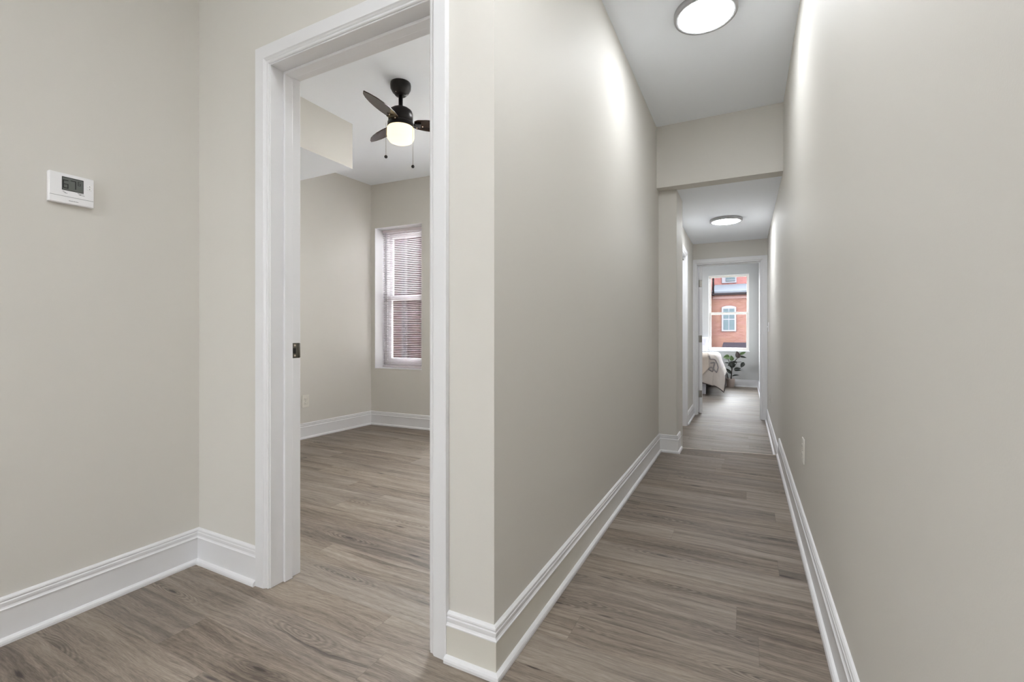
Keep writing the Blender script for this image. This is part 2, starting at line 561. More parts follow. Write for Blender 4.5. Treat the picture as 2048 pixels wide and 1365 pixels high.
# thin light nosing on the edge of the step
struct('trim_1', MB().prism([(-0.508, 4.190), (0.25, 4.302), (0.25, 4.316), (-0.508, 4.204)], -0.02, 0.0025), simple('nosing', (190, 178, 166), 0.4))

struct('ceiling', MB().box(XT - 0.15, XR + 0.15, -3.75, 4.02, ZC, ZC + 0.12), 'ceiling')
struct('ceiling', MB().box(-4.3, XL - 0.05, YD + 0.06, 4.3, ZR, ZR + 0.08), 'ceiling')
struct('ceiling', MB().box(-2.2, XR + 0.15, 4.04, 6.68, ZL, ZL + 0.12), 'ceiling')
struct('ceiling', MB().box(-3.4, XR + 0.15, 6.68, 10.8, ZB, ZB + 0.12), 'ceiling')
# ceiling bulkhead in the side room
struct('ceiling_bulkhead', MB().box(-4.0, -2.712, YDB, 2.60, 2.272, ZR + 0.01, M['ceiling']), 'ceiling')
bh = bpy.data.objects['ceiling_bulkhead']
bh.name = 'wall_bulkhead'
bh.data.materials.append(M['paint'])
for f in bh.data.polygons:
    if f.normal.z > -0.5:
        f.material_index = 1

struct('wall_left', MB().box(XT - 0.12, XT, -3.7, YD, -0.1, ZC + 0.02), 'paint')
struct('wall_front', MB()
       .box(-4.2, DX0 - 0.02, YD, YDB, -0.1, ZC + 0.02)
       .box(DX1 + 0.02, XL, YD, YDB, -0.1, ZC + 0.02)
       .box(DX0 - 0.02, DX1 + 0.02, YD, YDB, DZ + 0.02, ZC + 0.02), 'paint')
struct('wall_hall', MB().box(XL - 0.10, XL, YDB, 4.03, -0.1, ZC + 0.02), 'paint')
struct('wall_right', MB().box(XR, XR + 0.15, -3.7, 10.7, -0.3, ZC + 0.02), 'paint')
W3 = (-2.00, -1.20, 0.80, 1.55)
struct('wall_back', MB().box(XT - 0.12, W3[0], -3.82, -3.7, -0.1, ZC + 0.02).box(W3[1], XR + 0.15, -3.82, -3.7, -0.1, ZC + 0.02)
       .box(W3[0], W3[1], -3.82, -3.7, -0.1, W3[2]).box(W3[0], W3[1], -3.82, -3.7, W3[3], ZC + 0.02), 'paint')
# dropped header across the hall and the pilaster under it
struct('wall_header', MB().box(XL - 0.10, XR, 3.912, 4.04, ZL, ZC + 0.02), 'paint')
struct('wall_pilaster', MB().box(XL - 0.10, -0.508, 4.012, 4.42, SL, ZL), 'paint')
# lower hall left wall with a doorway
D2Y0, D2Y1, D2Z = 5.02, 5.762, 1.90
XQ = -0.628
struct('wall_lower_hall', MB()
       .box(XQ - 0.12, XQ, 4.42, D2Y0 - 0.018, SL - 0.05, ZL)
       .box(XQ - 0.12, XQ, D2Y1 + 0.018, YE + 0.02, SL - 0.05, ZL)
       .box(XQ - 0.12, XQ, D2Y0 - 0.018, D2Y1 + 0.018, D2Z + 0.018, ZL), 'paint')
struct('wall_end', MB()
       .box(-3.3, EX0 - 0.018, YE, YEB, SL - 0.05, ZB)
       .box(EX1 + 0.018, XR, YE, YEB, SL - 0.05, ZB)
       .box(EX0 - 0.018, EX1 + 0.018, YE, YEB, EZ + 0.018, ZB), 'paint')
# bedroom
W2 = (-0.689, 0.071, 0.628, 2.205)
struct('wall_bedroom_left', MB().box(-3.42, -3.3, YE, YF + 0.2, SL - 0.05, ZB), 'bedpaint')
struct('wall_bedroom_window', MB()
       .box(-3.42, W2[0], YF, YF + 0.2, SL - 0.05, ZB)
       .box(W2[1], XR + 0.15, YF, YF + 0.2, SL - 0.05, ZB)
       .box(W2[0], W2[1], YF, YF + 0.2, SL - 0.05, W2[2])
       .box(W2[0], W2[1], YF, YF + 0.2, W2[3], ZB), 'bedpaint')
# the bedroom side of the right-hand wall carries the cooler bedroom colour
struct('wall_bedroom_right', MB().box(XR - 0.006, XR, YEB, YF, SL, ZB), 'bedpaint')
# side room walls (slightly out of square)
ldir = Vector((0.07, 1.0)).normalized(); lnor = Vector((-ldir.y, ldir.x))
A0 = C - ldir * 2.6
struct('wall_room_left', MB().prism([A0[:], (C + ldir * 0.3)[:], (C + ldir * 0.3 + lnor * 0.2)[:], (A0 + lnor * 0.2)[:]], -0.1, ZR + 0.03), 'paint')
W1 = (0.052, 0.664, 0.612, 2.142)
W4 = (1.15, 2.70, 0.30, 2.36)
wr = struct('wall_room_window', MB()
            .box(-0.05, W1[0], 0, 0.27, -0.1, ZR + 0.03)
            .box(W1[1], W4[0], 0, 0.27, -0.1, ZR + 0.03)
            .box(W4[1], 3.0, 0, 0.27, -0.1, ZR + 0.03)
            .box(W4[0], W4[1], 0, 0.27, -0.1, W4[2])
            .box(W4[0], W4[1], 0, 0.27, W4[3], ZR + 0.03)
            .box(W1[0], W1[1], 0, 0.27, -0.1, W1[2])
            .box(W1[0], W1[1], 0, 0.27, W1[3], ZR + 0.03), 'paint')
wr.location = (C.x, C.y, 0); wr.rotation_euler = (0, 0, AL)

# baseboards
def baseboards(names, path, z0=0.0, field='trim'):
    for nm, mb in zip(names, sweep_wall(path, z0, base_profile(field))):
        mb.build(nm, None, None, 'structure')
baseboards(['baseboard_left', 'baseboard_front'], [(XT, -3.7), (XT, YD), (DX0 - 0.07, YD)])
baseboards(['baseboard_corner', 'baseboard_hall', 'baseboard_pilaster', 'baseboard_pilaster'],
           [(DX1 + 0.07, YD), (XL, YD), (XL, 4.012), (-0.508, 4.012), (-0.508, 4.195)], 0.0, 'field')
baseboards(['baseboard_right'], [(XR, 4.285), (XR, -3.7)])
baseboards(['baseboard_right'], [(XR, YE - 0.018), (XR, 4.16)], SL)
baseboards(['baseboard_lower_hall'], [(XQ, D2Y1 + 0.075), (XQ, YE - 0.018)], SL)
rc = C + Vector((math.cos(AL), math.sin(AL))) * 2.9
baseboards(['baseboard_room', 'baseboard_room'], [(C - ldir * 2.45)[:], C[:], rc[:]])
baseboards(['baseboard_bedroom', 'baseboard_bedroom'], [(-3.3, YF), (XR - 0.006, YF), (XR - 0.006, YEB)], SL)

# ------------------------------------------------------------------ doors
def door_surround(name, x0, x1, zt, zb, yf, yb, stop0, stop1):
    r = empty(name, (0, 0, 0), kind='structure')
    c = casing_frame(x0 - 0.005, x1 + 0.005, zt + 0.005, zb, yf, CASE, -1).build('casing', M['trim'], r)
    casing_frame(x0 - 0.005, x1 + 0.005, zt + 0.005, zb, yb, CASE, 1).build('casing', M['trim'], r)
    MB().box(x0 - 0.018, x0, yf - 0.002, yb + 0.002, zb, zt + 0.018) \
        .box(x1, x1 + 0.018, yf - 0.002, yb + 0.002, zb, zt + 0.018) \
        .box(x0, x1, yf - 0.002, yb + 0.002, zt, zt + 0.018).build('jamb', M['trim'], r, bevel=0.0012)
    MB().box(x0, x0 + 0.011, stop0, stop1, zb, zt - 0.011) \
        .box(x1 - 0.011, x1, stop0, stop1, zb, zt - 0.011) \
        .box(x0, x1, stop0, stop1, zt - 0.011, zt).build('door_stop', M['trim'], r, bevel=0.002)
    return r

d1 = door_surround('door_1', DX0, DX1, DZ, 0.0, YD, YDB, YD + 0.053, YD + 0.089)
# strike plate on the left jamb
zs, ys = 0.927, YD + 0.089
sp = MB().box(DX0 - 0.001, DX0 + 0.0022, ys + 0.001, ys + 0.040, zs - 0.031, zs + 0.031, bev=0.0008).build('strike_plate', M['strike'], d1)
MB().tube([(DX0 + 0.001, ys + 0.036, zs - 0.029), (DX0 + 0.001, ys + 0.036, zs + 0.029)], 0.0055, 12).build('curved_lip', M['strike'], sp)
MB().box(DX0 + 0.0015, DX0 + 0.0028, ys + 0.007, ys + 0.021, zs - 0.012, zs + 0.010).build('latch_hole', M['black'], sp)
for dz in (0.021, -0.021):
    MB().ball((DX0 + 0.0022, ys + 0.016, zs + dz), 0.0042, sc=(0.35, 1, 1)).build('screw', M['screw'], sp)

d3 = door_surround('door_3', EX0, EX1, EZ, SL, YE, YEB, YE + 0.03, YE + 0.065)
# open leaf swung into the bedroom, hinged on the left jamb
leaf = MB().box(0.0, 0.036, 0.0, 0.74, 0.0, EZ - SL - 0.018)
leaf_o = leaf.build('door_leaf', M['trim'], d3, bevel=0.0015)
leaf_o.location = (EX0 + 0.022, YEB - 0.025, SL + 0.012)
leaf_o.rotation_euler = (0, 0, math.radians(12))
for px0, px1, pz0, pz1 in ((0.1, 0.34, 0.2, 0.8), (0.4, 0.64, 0.2, 0.8), (0.1, 0.34, 0.95, 1.85), (0.4, 0.64, 0.95, 1.85)):
    for xs_ in (-0.003, 0.033):
        pm = MB()
        for a, b in (((px0, pz0), (px1, pz0)), ((px1, pz0), (px1, pz1)), ((px1, pz1), (px0, pz1)), ((px0, pz1), (px0, pz0))):
            pm.box(xs_, xs_ + 0.006, min(a[0], b[0]) - 0.008, max(a[0], b[0]) + 0.008, min(a[1], b[1]) - 0.008, max(a[1], b[1]) + 0.008)
        pm.build('panel_moulding', M['trim'], leaf_o)
for hz in (1.765, 1.01, 0.262):
    h = MB().box(0.004, 0.032, -0.0025, 0.0, hz - 0.047, hz + 0.047, bev=0.0008)
    h.tube([(-0.004, -0.004, hz - 0.047), (-0.004, -0.004, hz + 0.047)], 0.006, 10)
    h.build('hinge', M['nickel'], leaf_o)
MB().lathe([(0.0, 0), (0.006, 0), (0.006, 0.0), (0.0, 0.0)], 0, 0, 6).bm.free()
kb = MB().tube([(-0.055, 0.68, 0.90), (0.091, 0.68, 0.90)], 0.009, 12)
kb.ball((-0.055, 0.68, 0.90), 0.027); kb.ball((0.091, 0.68, 0.90), 0.027)
kb.build('door_knob', M['nickel'], leaf_o)

# doorway in the lower hall's left wall (built along x, then turned)
d2 = empty('door_2', (XQ, 0, 0), PI / 2, kind='structure')   # local x -> +y, local -y -> +x
casing_frame(D2Y0 - 0.005, D2Y1 + 0.005, D2Z + 0.005, SL, 0, CASE, -1).build('casing', M['trim'], d2)
MB().box(D2Y0 - 0.018, D2Y0, -0.002, 0.12, SL, D2Z + 0.018).box(D2Y1, D2Y1 + 0.018, -0.002, 0.12, SL, D2Z + 0.018) \
    .box(D2Y0, D2Y1, -0.002, 0.12, D2Z, D2Z + 0.018).build('jamb', M['trim'], d2, bevel=0.0012)
l2 = MB().box(D2Y0 + 0.003, D2Y1 - 0.003, 0.083, 0.118, SL + 0.01, D2Z - 0.003).build('door_leaf', M['trim'], d2, bevel=0.0015)
MB().ball((D2Y0 + 0.07, 0.05, 0.86), 0.026).tube([(D2Y0 + 0.07, 0.05, 0.86), (D2Y0 + 0.07, 0.084, 0.86)], 0.009).build('door_knob', M['nickel'], l2)
MB().box(D2Y1 - 0.0025, D2Y1, 0.02, 0.06, 1.86, 1.88).build('latch_keeper', M['nickel'], d2)

# ------------------------------------------------------------------ windows
w1 = empty('window_1', (C.x, C.y, 0), AL, kind='structure')
MB().box(W1[0], W1[0] + 0.004, 0.0, 0.16, W1[2], W1[3]).box(W1[1] - 0.004, W1[1], 0.0, 0.16, W1[2], W1[3]) \
    .box(W1[0], W1[1], 0.0, 0.16, W1[3] - 0.004, W1[3]).box(W1[0], W1[1], -0.004, 0.16, W1[2], W1[2] + 0.006) \
    .build('reveal', M['reveal'], w1)
def frame(mb, x0, x1, y0, y1, z0, z1, t, tb=None):
    tb = tb or t
    mb.box(x0, x0 + t, y0, y1, z0, z1).box(x1 - t, x1, y0, y1, z0, z1)
    mb.box(x0 + t, x1 - t, y0, y1, z1 - t, z1).box(x0 + t, x1 - t, y0, y1, z0, z0 + tb)
    return mb
def sash_window(root, x0, x1, z0, z1, yf, mname, zm, ft=0.035, us=0.04, ls=0.05):
    m = M[mname]
    frame(MB(), x0, x1, yf, yf + 0.08, z0, z1, ft).build('window_frame', m, root, bevel=0.002)
    s = frame(MB(), x0 + ft, x1 - ft, yf + 0.045, yf + 0.07, zm - 0.02, z1 - ft, us).build('upper_sash', m, root, bevel=0.002)
    MB().box(x0 + ft + us - 0.005, x1 - ft - us + 0.005, yf + 0.056, yf + 0.059, zm + us - 0.025, z1 - ft - us + 0.005).build('pane', M['glass'], s)
    s = frame(MB(), x0 + ft, x1 - ft, yf + 0.012, yf + 0.04, z0 + ft, zm + 0.03, ls, ls + 0.015).build('lower_sash', m, root, bevel=0.002)
    MB().box(x0 + ft + ls - 0.005, x1 - ft - ls + 0.005, yf + 0.024, yf + 0.027, z0 + ft + ls, zm + 0.03 - ls + 0.005).build('pane', M['glass'], s)
sash_window(w1, W1[0] + 0.004, W1[1] - 0.004, W1[2] + 0.006, W1[3] - 0.004, 0.16, 'vinyl', 1.385)

w2 = empty('window_2', (0, 0, 0), kind='structure')
sash_window(w2, W2[0], W2[1], W2[2], W2[3], YF + 0.06, 'cream', 1.40, 0.016, 0.026, 0.034)
MB().box(W2[0], W2[0] + 0.004, YF, YF + 0.06, W2[2], W2[3]).box(W2[1] - 0.004, W2[1], YF, YF + 0.06, W2[2], W2[3]) \
    .box(W2[0], W2[1], YF, YF + 0.06, W2[3] - 0.004, W2[3]).build('reveal', M['reveal'], w2)
MB().box(W2[0] - 0.012, W2[1] + 0.012, YF - 0.012, YF + 0.06, W2[2] - 0.018, W2[2] + 0.004).build('window_sill', M['reveal'], w2, bevel=0.002)

w4 = empty('added_window_4', (C.x, C.y, 0), AL, kind='structure')  # added window, out of sight, letting more daylight into the side room
sash_window(w4, W4[0], W4[1], W4[2], W4[3], 0.16, 'vinyl', 1.385)
w3 = empty('added_window_3', (0, -3.7, 0), PI, kind='structure')  # added unseen window behind the camera, brings daylight to the near area
sash_window(w3, -W3[1], -W3[0], W3[2], W3[3], 0.03, 'vinyl', 1.40)

# mini blind hung in window 1
bl = empty('window_blind', (C.x, C.y, 0), AL, 'white horizontal mini blind with open slats in the side room window', 'blind')
bx0, bx1, by = W1[0] + 0.010, W1[1] - 0.010, 0.128
zt = W1[3] - 0.006
MB().box(bx0, bx1, by - 0.014, by + 0.014, zt - 0.028, zt, bev=0.002).build('head_rail', M['slat'], bl)
MB().box(bx0, bx1, by - 0.012, by + 0.012, W1[2] + 0.012, W1[2] + 0.022, bev=0.002).build('bottom_rail', M['slat'], bl)
sl = MB()
zz = zt - 0.045
while zz > W1[2] + 0.032:
    tilt = math.radians(-14)
    n = 4
    def slat(u, v, zz=zz):
        a = (v - 0.5) * 0.025
        cz = 0.0016 * (1 - (2 * v - 1) ** 2)
        return (bx0 + 0.003 + u * (bx1 - bx0 - 0.006), by + a * math.cos(tilt), zz + a * math.sin(tilt) + cz)
    sl.grid(slat, 1, n)
    zz -= 0.0200
so = sl.build('slats', M['slat'], bl, recalc=False)
sd = so.modifiers.new('thickness', 'SOLIDIFY'); sd.thickness = 0.0006
for fx_ in (0.16, 0.52, 0.86):
    xx = bx0 + fx_ * (bx1 - bx0)
    MB().box(xx - 0.0008, xx + 0.0008, by - 0.0135, by - 0.0128, W1[2] + 0.02, zt - 0.02) \
        .box(xx - 0.0008, xx + 0.0008, by + 0.0128, by + 0.0135, W1[2] + 0.02, zt - 0.02).build('ladder_cord', M['slat'], bl)
MB().tube([(bx0 + 0.055, by - 0.02, zt - 0.02), (bx0 + 0.05, by - 0.022, zt - 0.62)], 0.0028, 8).build('tilt_wand', simple('clear_wand', (205, 205, 208), 0.2), bl)

# ------------------------------------------------------------------ ceiling lights
def ceiling_light(x, y, zc, mat, label, grp=None, r=0.156):
    t = empty('ceiling_light', (x, y, zc), 0, label, 'ceiling light', grp)
    MB().lathe([(r - 0.012, 0.0), (r, 0.0), (r, -0.026), (r - 0.003, -0.031), (r - 0.020, -0.031), (r - 0.020, -0.024), (r - 0.020, -0.002)],
               0, 0, 96, closed=True).build('trim_ring', M['ring'], t)
    MB().lathe([(0.0, -0.042), (r * 0.35, -0.0405), (r * 0.65, -0.0365), (r - 0.026, -0.0305), (r - 0.0205, -0.028), (r - 0.0205, -0.004), (0.0, -0.004)], 0, 0, 96).build('diffuser', mat, t)
    return t
ceiling_light(-0.187, 2.612, ZC, M['lamp_hall'], 'large round white flush ceiling light in the near hallway, cut by the top edge')
ceiling_light(-0.180, 5.30, ZL, M['lamp_low'], 'small round flush ceiling light in the lower hallway beyond the header')
ceiling_light(-0.20, 0.80, ZC, M['lamp_entry'], 'round flush ceiling light above the hallway mouth, over the camera')
ceiling_light(-1.05, -1.7, ZC, M['fill_lamp_back'], 'added unseen fill lamp, round flush disc behind the camera')  # added fill, out of view, lifts the near walls
ceiling_light(-1.45, 2.95, ZR, M['fill_lamp_room'], 'added fill lamp in the side room, round flush disc hidden behind the door casing')  # added out of sight to brighten the side room
ceiling_light(-0.80, 7.55, ZB, M['fill_lamp_door'], 'added unseen fill lamp, round flush disc just inside the bedroom door')  # added out of view to light the foot of the bed
ceiling_light(-1.55, 9.2, ZB, M['lamp_bed'], 'round flush ceiling light over the bed')

# ------------------------------------------------------------------ ceiling fan
FX, FY, FZ = -1.992, 2.318, ZR
fan = empty('ceiling_fan', (FX, FY, FZ), 0, 'dark bronze three-blade ceiling fan with glowing drum lamp in side room', 'ceiling fan')
cp = MB().lathe([(0.0, 0.0), (0.064, 0.0), (0.066, -0.012), (0.064, -0.035), (0.052, -0.058), (0.040, -0.070), (0.034, -0.078), (0.020, -0.080), (0.0, -0.080)], 0, 0, 48).build('canopy', M['bronze'], fan)
for a in (0.6, 2.6, 4.6):
    MB().ball((0.041 * math.cos(a), 0.041 * math.sin(a), -0.069), 0.003).build('screw', M['screw'], cp)  # bright beads standing in for the highlights at the canopy bottom
MB().lathe([(0.0, -0.08), (0.0135, -0.08), (0.0135, -0.15), (0.022, -0.152), (0.024, -0.168), (0.0, -0.168)], 0, 0, 24).build('downrod', M['bronze'], fan)
MB().lathe([(0.0, -0.160), (0.030, -0.161), (0.055, -0.167), (0.072, -0.180), (0.078, -0.198), (0.078, -0.246), (0.066, -0.250), (0.066, -0.262), (0.0, -0.262)], 0, 0, 48).build('motor_housing', M['bronze'], fan)
MB().lathe([(0.0, -0.252), (0.072, -0.252), (0.083, -0.258), (0.084, -0.286), (0.080, -0.290), (0.0, -0.290)], 0, 0, 48).build('light_collar', M['bronze'], fan)
MB().lathe([(0.0, -0.283), (0.080, -0.283), (0.086, -0.296), (0.087, -0.34), (0.084, -0.357), (0.073, -0.374), (0.050, -0.385), (0.0, -0.389)], 0, 0, 48).build('lamp_shade', M['fan_glass'], fan)
BZ = -0.256
outline = [(0.085, -0.030), (0.105, -0.045), (0.16, -0.056), (0.22, -0.060), (0.28, -0.057), (0.33, -0.049), (0.375, -0.034), (0.404, -0.014),
           (0.407, -0.007), (0.382, 0.012), (0.335, 0.034), (0.28, 0.047), (0.22, 0.053), (0.16, 0.051), (0.105, 0.042), (0.085, 0.030)]
def blade_mesh():
    mb = MB()
    pitch = math.radians(-13)
    def tr(px, py, pz):
        return (px, py * math.cos(pitch) - pz * math.sin(pitch), BZ + py * math.sin(pitch) + pz * math.cos(pitch))
    lo = [mb.bm.verts.new(tr(p[0], p[1], -0.003)) for p in outline]
    hi = [mb.bm.verts.new(tr(p[0], p[1], 0.003)) for p in outline]
    n = len(outline)
    mb.bm.faces.new(lo[::-1]); mb.bm.faces.new(hi)
    for i in range(n):
        mb.bm.faces.new([lo[i], lo[(i + 1) % n], hi[(i + 1) % n], hi[i]])
    return mb, tr
bmb, tr = blade_mesh()
b0 = bmb.build('blade', M['blade'], fan, bevel=0.001)
ir = MB()
ir.box(0.060, 0.098, -0.014, 0.014, BZ - 0.012, BZ - 0.004, bev=0.002)
ir.box(0.090, 0.128, -0.030, 0.030, BZ - 0.009, BZ - 0.003, bev=0.002)
iro = ir.build('blade_iron', M['bronze'], b0)
for q in ((0.104, -0.020), (0.104, 0.020), (0.140, 0.0)):
    p = tr(q[0], q[1], -0.006)
    MB().ball((p[0], p[1], p[2] - 0.003), 0.0042).build('screw', M['screw'], b0)
b0.rotation_euler = (0, 0, math.radians(-78))
for a in (42, 162):
    c = copy_tree(b0, fan)
    c.rotation_euler = (0, 0, math.radians(a))
# pull chains hang at each side of the lamp, as seen from the hall
rt = Vector((math.cos(math.radians(27)), math.sin(math.radians(27))))
for dxy, zend in ((-0.068, 2.135), (0.070, 2.072)):
    px, py = rt.x * dxy + 0.5 * 0.06 * rt.y, rt.y * dxy - 0.5 * 0.06 * rt.x
    ch = MB().tube([(px * 1.25, py * 1.25, -0.27), (px * 1.25, py * 1.25, zend - FZ)], 0.0012, 6).build('pull_chain', M['nickel'], fan)
    MB().ball((px * 1.25, py * 1.25, zend - FZ - 0.006), 0.0105).build('pull_ball', M['bronze'], ch)

# ------------------------------------------------------------------ thermostat (local: x right, z up, -y towards viewer)
th = empty('thermostat', (XT, 0.735, 1.506), PI / 2, 'white wall thermostat with grey display reading 67 on the left wall', 'thermostat')
TW, TH, TD = 0.122, 0.104, 0.019
def tx(f): return -TW / 2 + f * TW
def tz(f): return TH / 2 - f * TH
MB().box(-TW / 2, TW / 2, -TD, 0.0, -TH / 2, TH / 2, bev=0.003, seg=3).build('body', M['plastic'], th)
MB().box(tx(0.0) + 0.002, tx(1.0) - 0.002, -TD - 0.0004, -TD + 0.001, tz(0.775), tz(0.765)).build('seam', M['mark'], th)
scr = MB().box(tx(0.275), tx(0.755), -TD - 0.0006, -TD + 0.001, tz(0.565), tz(0.115)).build('display_frame', M['lcd_frame'], th)
sc2 = MB().box(tx(0.287), tx(0.743), -TD - 0.001, -TD, tz(0.545), tz(0.145)).build('display', M['lcd'], th)
def seg7(mb, ch, x0, z1, w, h, t):
    S = {'6': 'afedcg', '7': 'abc'}[ch]
    y0, y1 = -TD - 0.0015, -TD - 0.0008
    R = {'a': (x0, x0 + w, z1 - t, z1), 'g': (x0, x0 + w, z1 - h / 2 - t / 2, z1 - h / 2 + t / 2), 'd': (x0, x0 + w, z1 - h, z1 - h + t),
         'f': (x0, x0 + t, z1 - h / 2, z1), 'b': (x0 + w - t, x0 + w, z1 - h / 2, z1), 'e': (x0, x0 + t, z1 - h, z1 - h / 2), 'c': (x0 + w - t, x0 + w, z1 - h, z1 - h / 2)}
    for s in S:
        a, b, c_, d_ = R[s]
        mb.box(a, b, y0, y1, c_, d_)
dg = MB()
seg7(dg, '6', tx(0.295), tz(0.22), 0.0145, 0.029, 0.0026)
seg7(dg, '7', tx(0.465), tz(0.20), 0.0145, 0.029, 0.0026)
seg7(dg, '6', tx(0.625), tz(0.19), 0.0075, 0.0145, 0.0014)
dg.build('display_digits', M['ink'], sc2)
for f0, up in ((0.245, True), (0.335, False)):
    b = MB().box(tx(0.83), tx(0.945), -TD - 0.0022, -TD + 0.001, tz(f0 + 0.075), tz(f0), bev=0.001).build('button', M['vinyl'], th)
    cx, cz = tx(0.888), tz(f0 + 0.037)
    d = 1 if up else -1
    MB().poly_y([(cx - 0.0025, cz - 0.0012 * d), (cx + 0.0025, cz - 0.0012 * d), (cx, cz + 0.0016 * d)], -TD - 0.0026, -TD - 0.002).build('arrow', M['mark'], b)
for k_, (f0, f1, g) in enumerate(((0.29, 0.33, 0.60), (0.31, 0.36, 0.63), (0.335, 0.395, 0.655), (0.62, 0.76, 0.585), (0.64, 0.70, 0.62), (0.66, 0.78, 0.635))):
    MB().box(tx(f0), tx(f1), -TD - 0.0004, -TD + 0.001, tz(g + 0.012), tz(g)).build('printed_mark', M['mark'], th)
wm = MB()
for i in range(12):
    wm.box(tx(0.43 + i * 0.018), tx(0.442 + i * 0.018), -TD - 0.0004, -TD + 0.001, tz(0.885 + 0.022), tz(0.885 + (i % 3) * 0.004))
wm.build('wordmark', M['mark'], th)

# ------------------------------------------------------------------ outlets and switch
def outlet(loc, rotz, label):
    r = empty('wall_outlet', loc, rotz, label, 'outlet', 'pale duplex outlets')
    MB().box(-0.036, 0.036, -0.0055, 0.0, -0.059, 0.059, bev=0.002).build('cover_plate', M['almond'], r)
    for s in (1, -1):
        o = MB().box(-0.0165, 0.0165, -0.0075, -0.004, s * 0.0195 - 0.0135, s * 0.0195 + 0.0135, bev=0.003).build('socket', M['almond'], r)
        MB().box(-0.0078, -0.0058, -0.0079, -0.007, s * 0.0195 - 0.003, s * 0.0195 + 0.006) \
            .box(0.0058, 0.0078, -0.0079, -0.007, s * 0.0195 - 0.002, s * 0.0195 + 0.005) \
            .box(-0.0022, 0.0022, -0.0079, -0.007, s * 0.0195 - 0.010, s * 0.0195 - 0.006).build('slots', M['mark'], o)
    MB().ball((0, -0.0055, 0), 0.003, sc=(1, 0.4, 1)).build('screw', M['nickel'], r)
    return r
outlet((XR, 2.58, 0.437), -PI / 2, 'pale duplex outlet on the right wall of the near hallway')
outlet((XR, 5.82, 0.286), -PI / 2, 'pale duplex outlet low on the right wall of the lower hallway')
po = C + Vector((-0.07, -1.0)).normalized() * 0.80
outlet((po.x, po.y, 0.352), math.atan2(1.0, 0.07), 'pale duplex outlet on the left wall inside the side room')
lsw = empty('light_switch', (XR, 6.30, 1.07), -PI / 2, 'white light switch on the right wall beside the bedroom doorway', 'light switch')
MB().box(-0.036, 0.036, -0.006, 0.0, -0.058, 0.058, bev=0.002).build('cover_plate', M['plastic'], lsw)
MB().box(-0.005, 0.005, -0.016, -0.005, -0.004, 0.010, bev=0.001).build('toggle', M['vinyl'], lsw)

# ------------------------------------------------------------------ bed, bedding
BX1, BY0, BY1, BXL = -0.505, 8.86, 10.42, -1.96
BT = 0.60
bed = empty('bed', ((BX1 + BXL) / 2, (BY0 + BY1) / 2, SL), 0, 'bed with white skirt and dark base standing beside the rubber plant', 'bed')
def inbed(o):
    o.matrix_parent_inverse = Matrix.Translation(bed.location).inverted()
    return o
inbed(MB().box(BXL + 0.03, BX1 - 0.03, BY0 + 0.03, BY1, 0.30, BT - 0.012, bev=0.05, seg=4).build('mattress', M['linen'], bed))
inbed(MB().box(BXL + 0.05, BX1 - 0.05, BY0 + 0.05, BY1, 0.06, 0.298, bev=0.01).build('box_spring', M['bedbase'], bed))
for lx_, ly_ in ((BXL + 0.12, BY0 + 0.14), (BX1 - 0.14, BY0 + 0.14), (BXL + 0.12, BY1 - 0.12), (BX1 - 0.14, BY1 - 0.12)):
    inbed(MB().lathe([(0.0, SL), (0.022, SL), (0.030, 0.06), (0.0, 0.06)], lx_, ly_, 16).build('leg', M['bedbase'], bed))
inbed(MB().box(BXL - 0.02, BX1 + 0.02, BY1 + 0.005, BY1 + 0.05, SL, 0.52, bev=0.01).build('headboard', M['bedbase'], bed))
# white skirt hanging at the foot
def skirt(u, v):
    x = BXL + 0.05 + u * (BX1 - 0.12 - BXL - 0.05)
    return (x, BY0 + 0.035 - 0.012 * math.sin(u * 46) * (1 - v) - 0.03 * (1 - v), SL + 0.006 + v * 0.33)
so = inbed(MB().grid(skirt, 160, 8).build('bed_skirt', M['linen'], bed, recalc=False))
so.modifiers.new('thickness', 'SOLIDIFY').thickness = 0.003

def drape(s, t, lift=0.0):
    """cloth coordinates: s metres past the right edge (+), t metres past the foot edge (+); negative on top of the bed"""
    s0, t0 = max(s, 0.0), max(t, 0.0)
    r = math.hypot(s0, t0)
    bx, by = BX1 + min(s, 0.0), BY0 - min(t, 0.0)
    rad = 0.07
    top = BT + 0.016 + lift + 0.006 * math.sin(s * 9) * math.sin(t * 8) * (1 if r == 0 else 0.3)
    if r < 1e-9:
        return Vector((bx, by, top))
    dx, dy = s0 / r, -t0 / r
    corner = 2 * dx * -dy if (s0 > 0 and t0 > 0) else 0.0
    arc = rad * PI / 2
    if r < arc:
        a = r / rad
        o, d = rad * math.sin(a), rad * (1 - math.cos(a))
    else:
        o, d = rad, rad + (r - arc)
    q = max(0.0, r - 0.08)
    o += q * (0.10 + 0.22 * dx + 0.14 * corner) + q * 0.035 * math.sin(s * 19 + 1.0) * (1 - corner) + q * 0.03 * math.sin(t * 17 + 0.4) * (1 - corner)
    d *= 1 - 0.015 * corner
    o += lift
    o -= rad * 0.15
    z = BT + 0.016 - d + lift * 0.3
    return Vector((bx + dx * o, by + dy * o, max(z, SL + 0.012 + lift)))
SW, TWd = 0.43, 0.50
def hem(s_):
    return 0.47 + 0.12 * min(1.0, max(0.0, (s_ + 0.45) / 0.45)) - 0.12 * max(0.0, s_)
def comf(u, v):
    s_ = -1.5 + u * (1.5 + SW)
    return drape(s_, -1.25 + v * (1.25 + hem(s_)))
co = MB().grid(comf, 96, 88)
co = co.build('comforter', M['comforter'], None, recalc=False)
tag(co, 'beige comforter with dark piping and grey stitched pattern draped over the bed corner', 'comforter')
cs = co.modifiers.new('thickness', 'SOLIDIFY'); cs.thickness = 0.012; cs.offset = 1.0
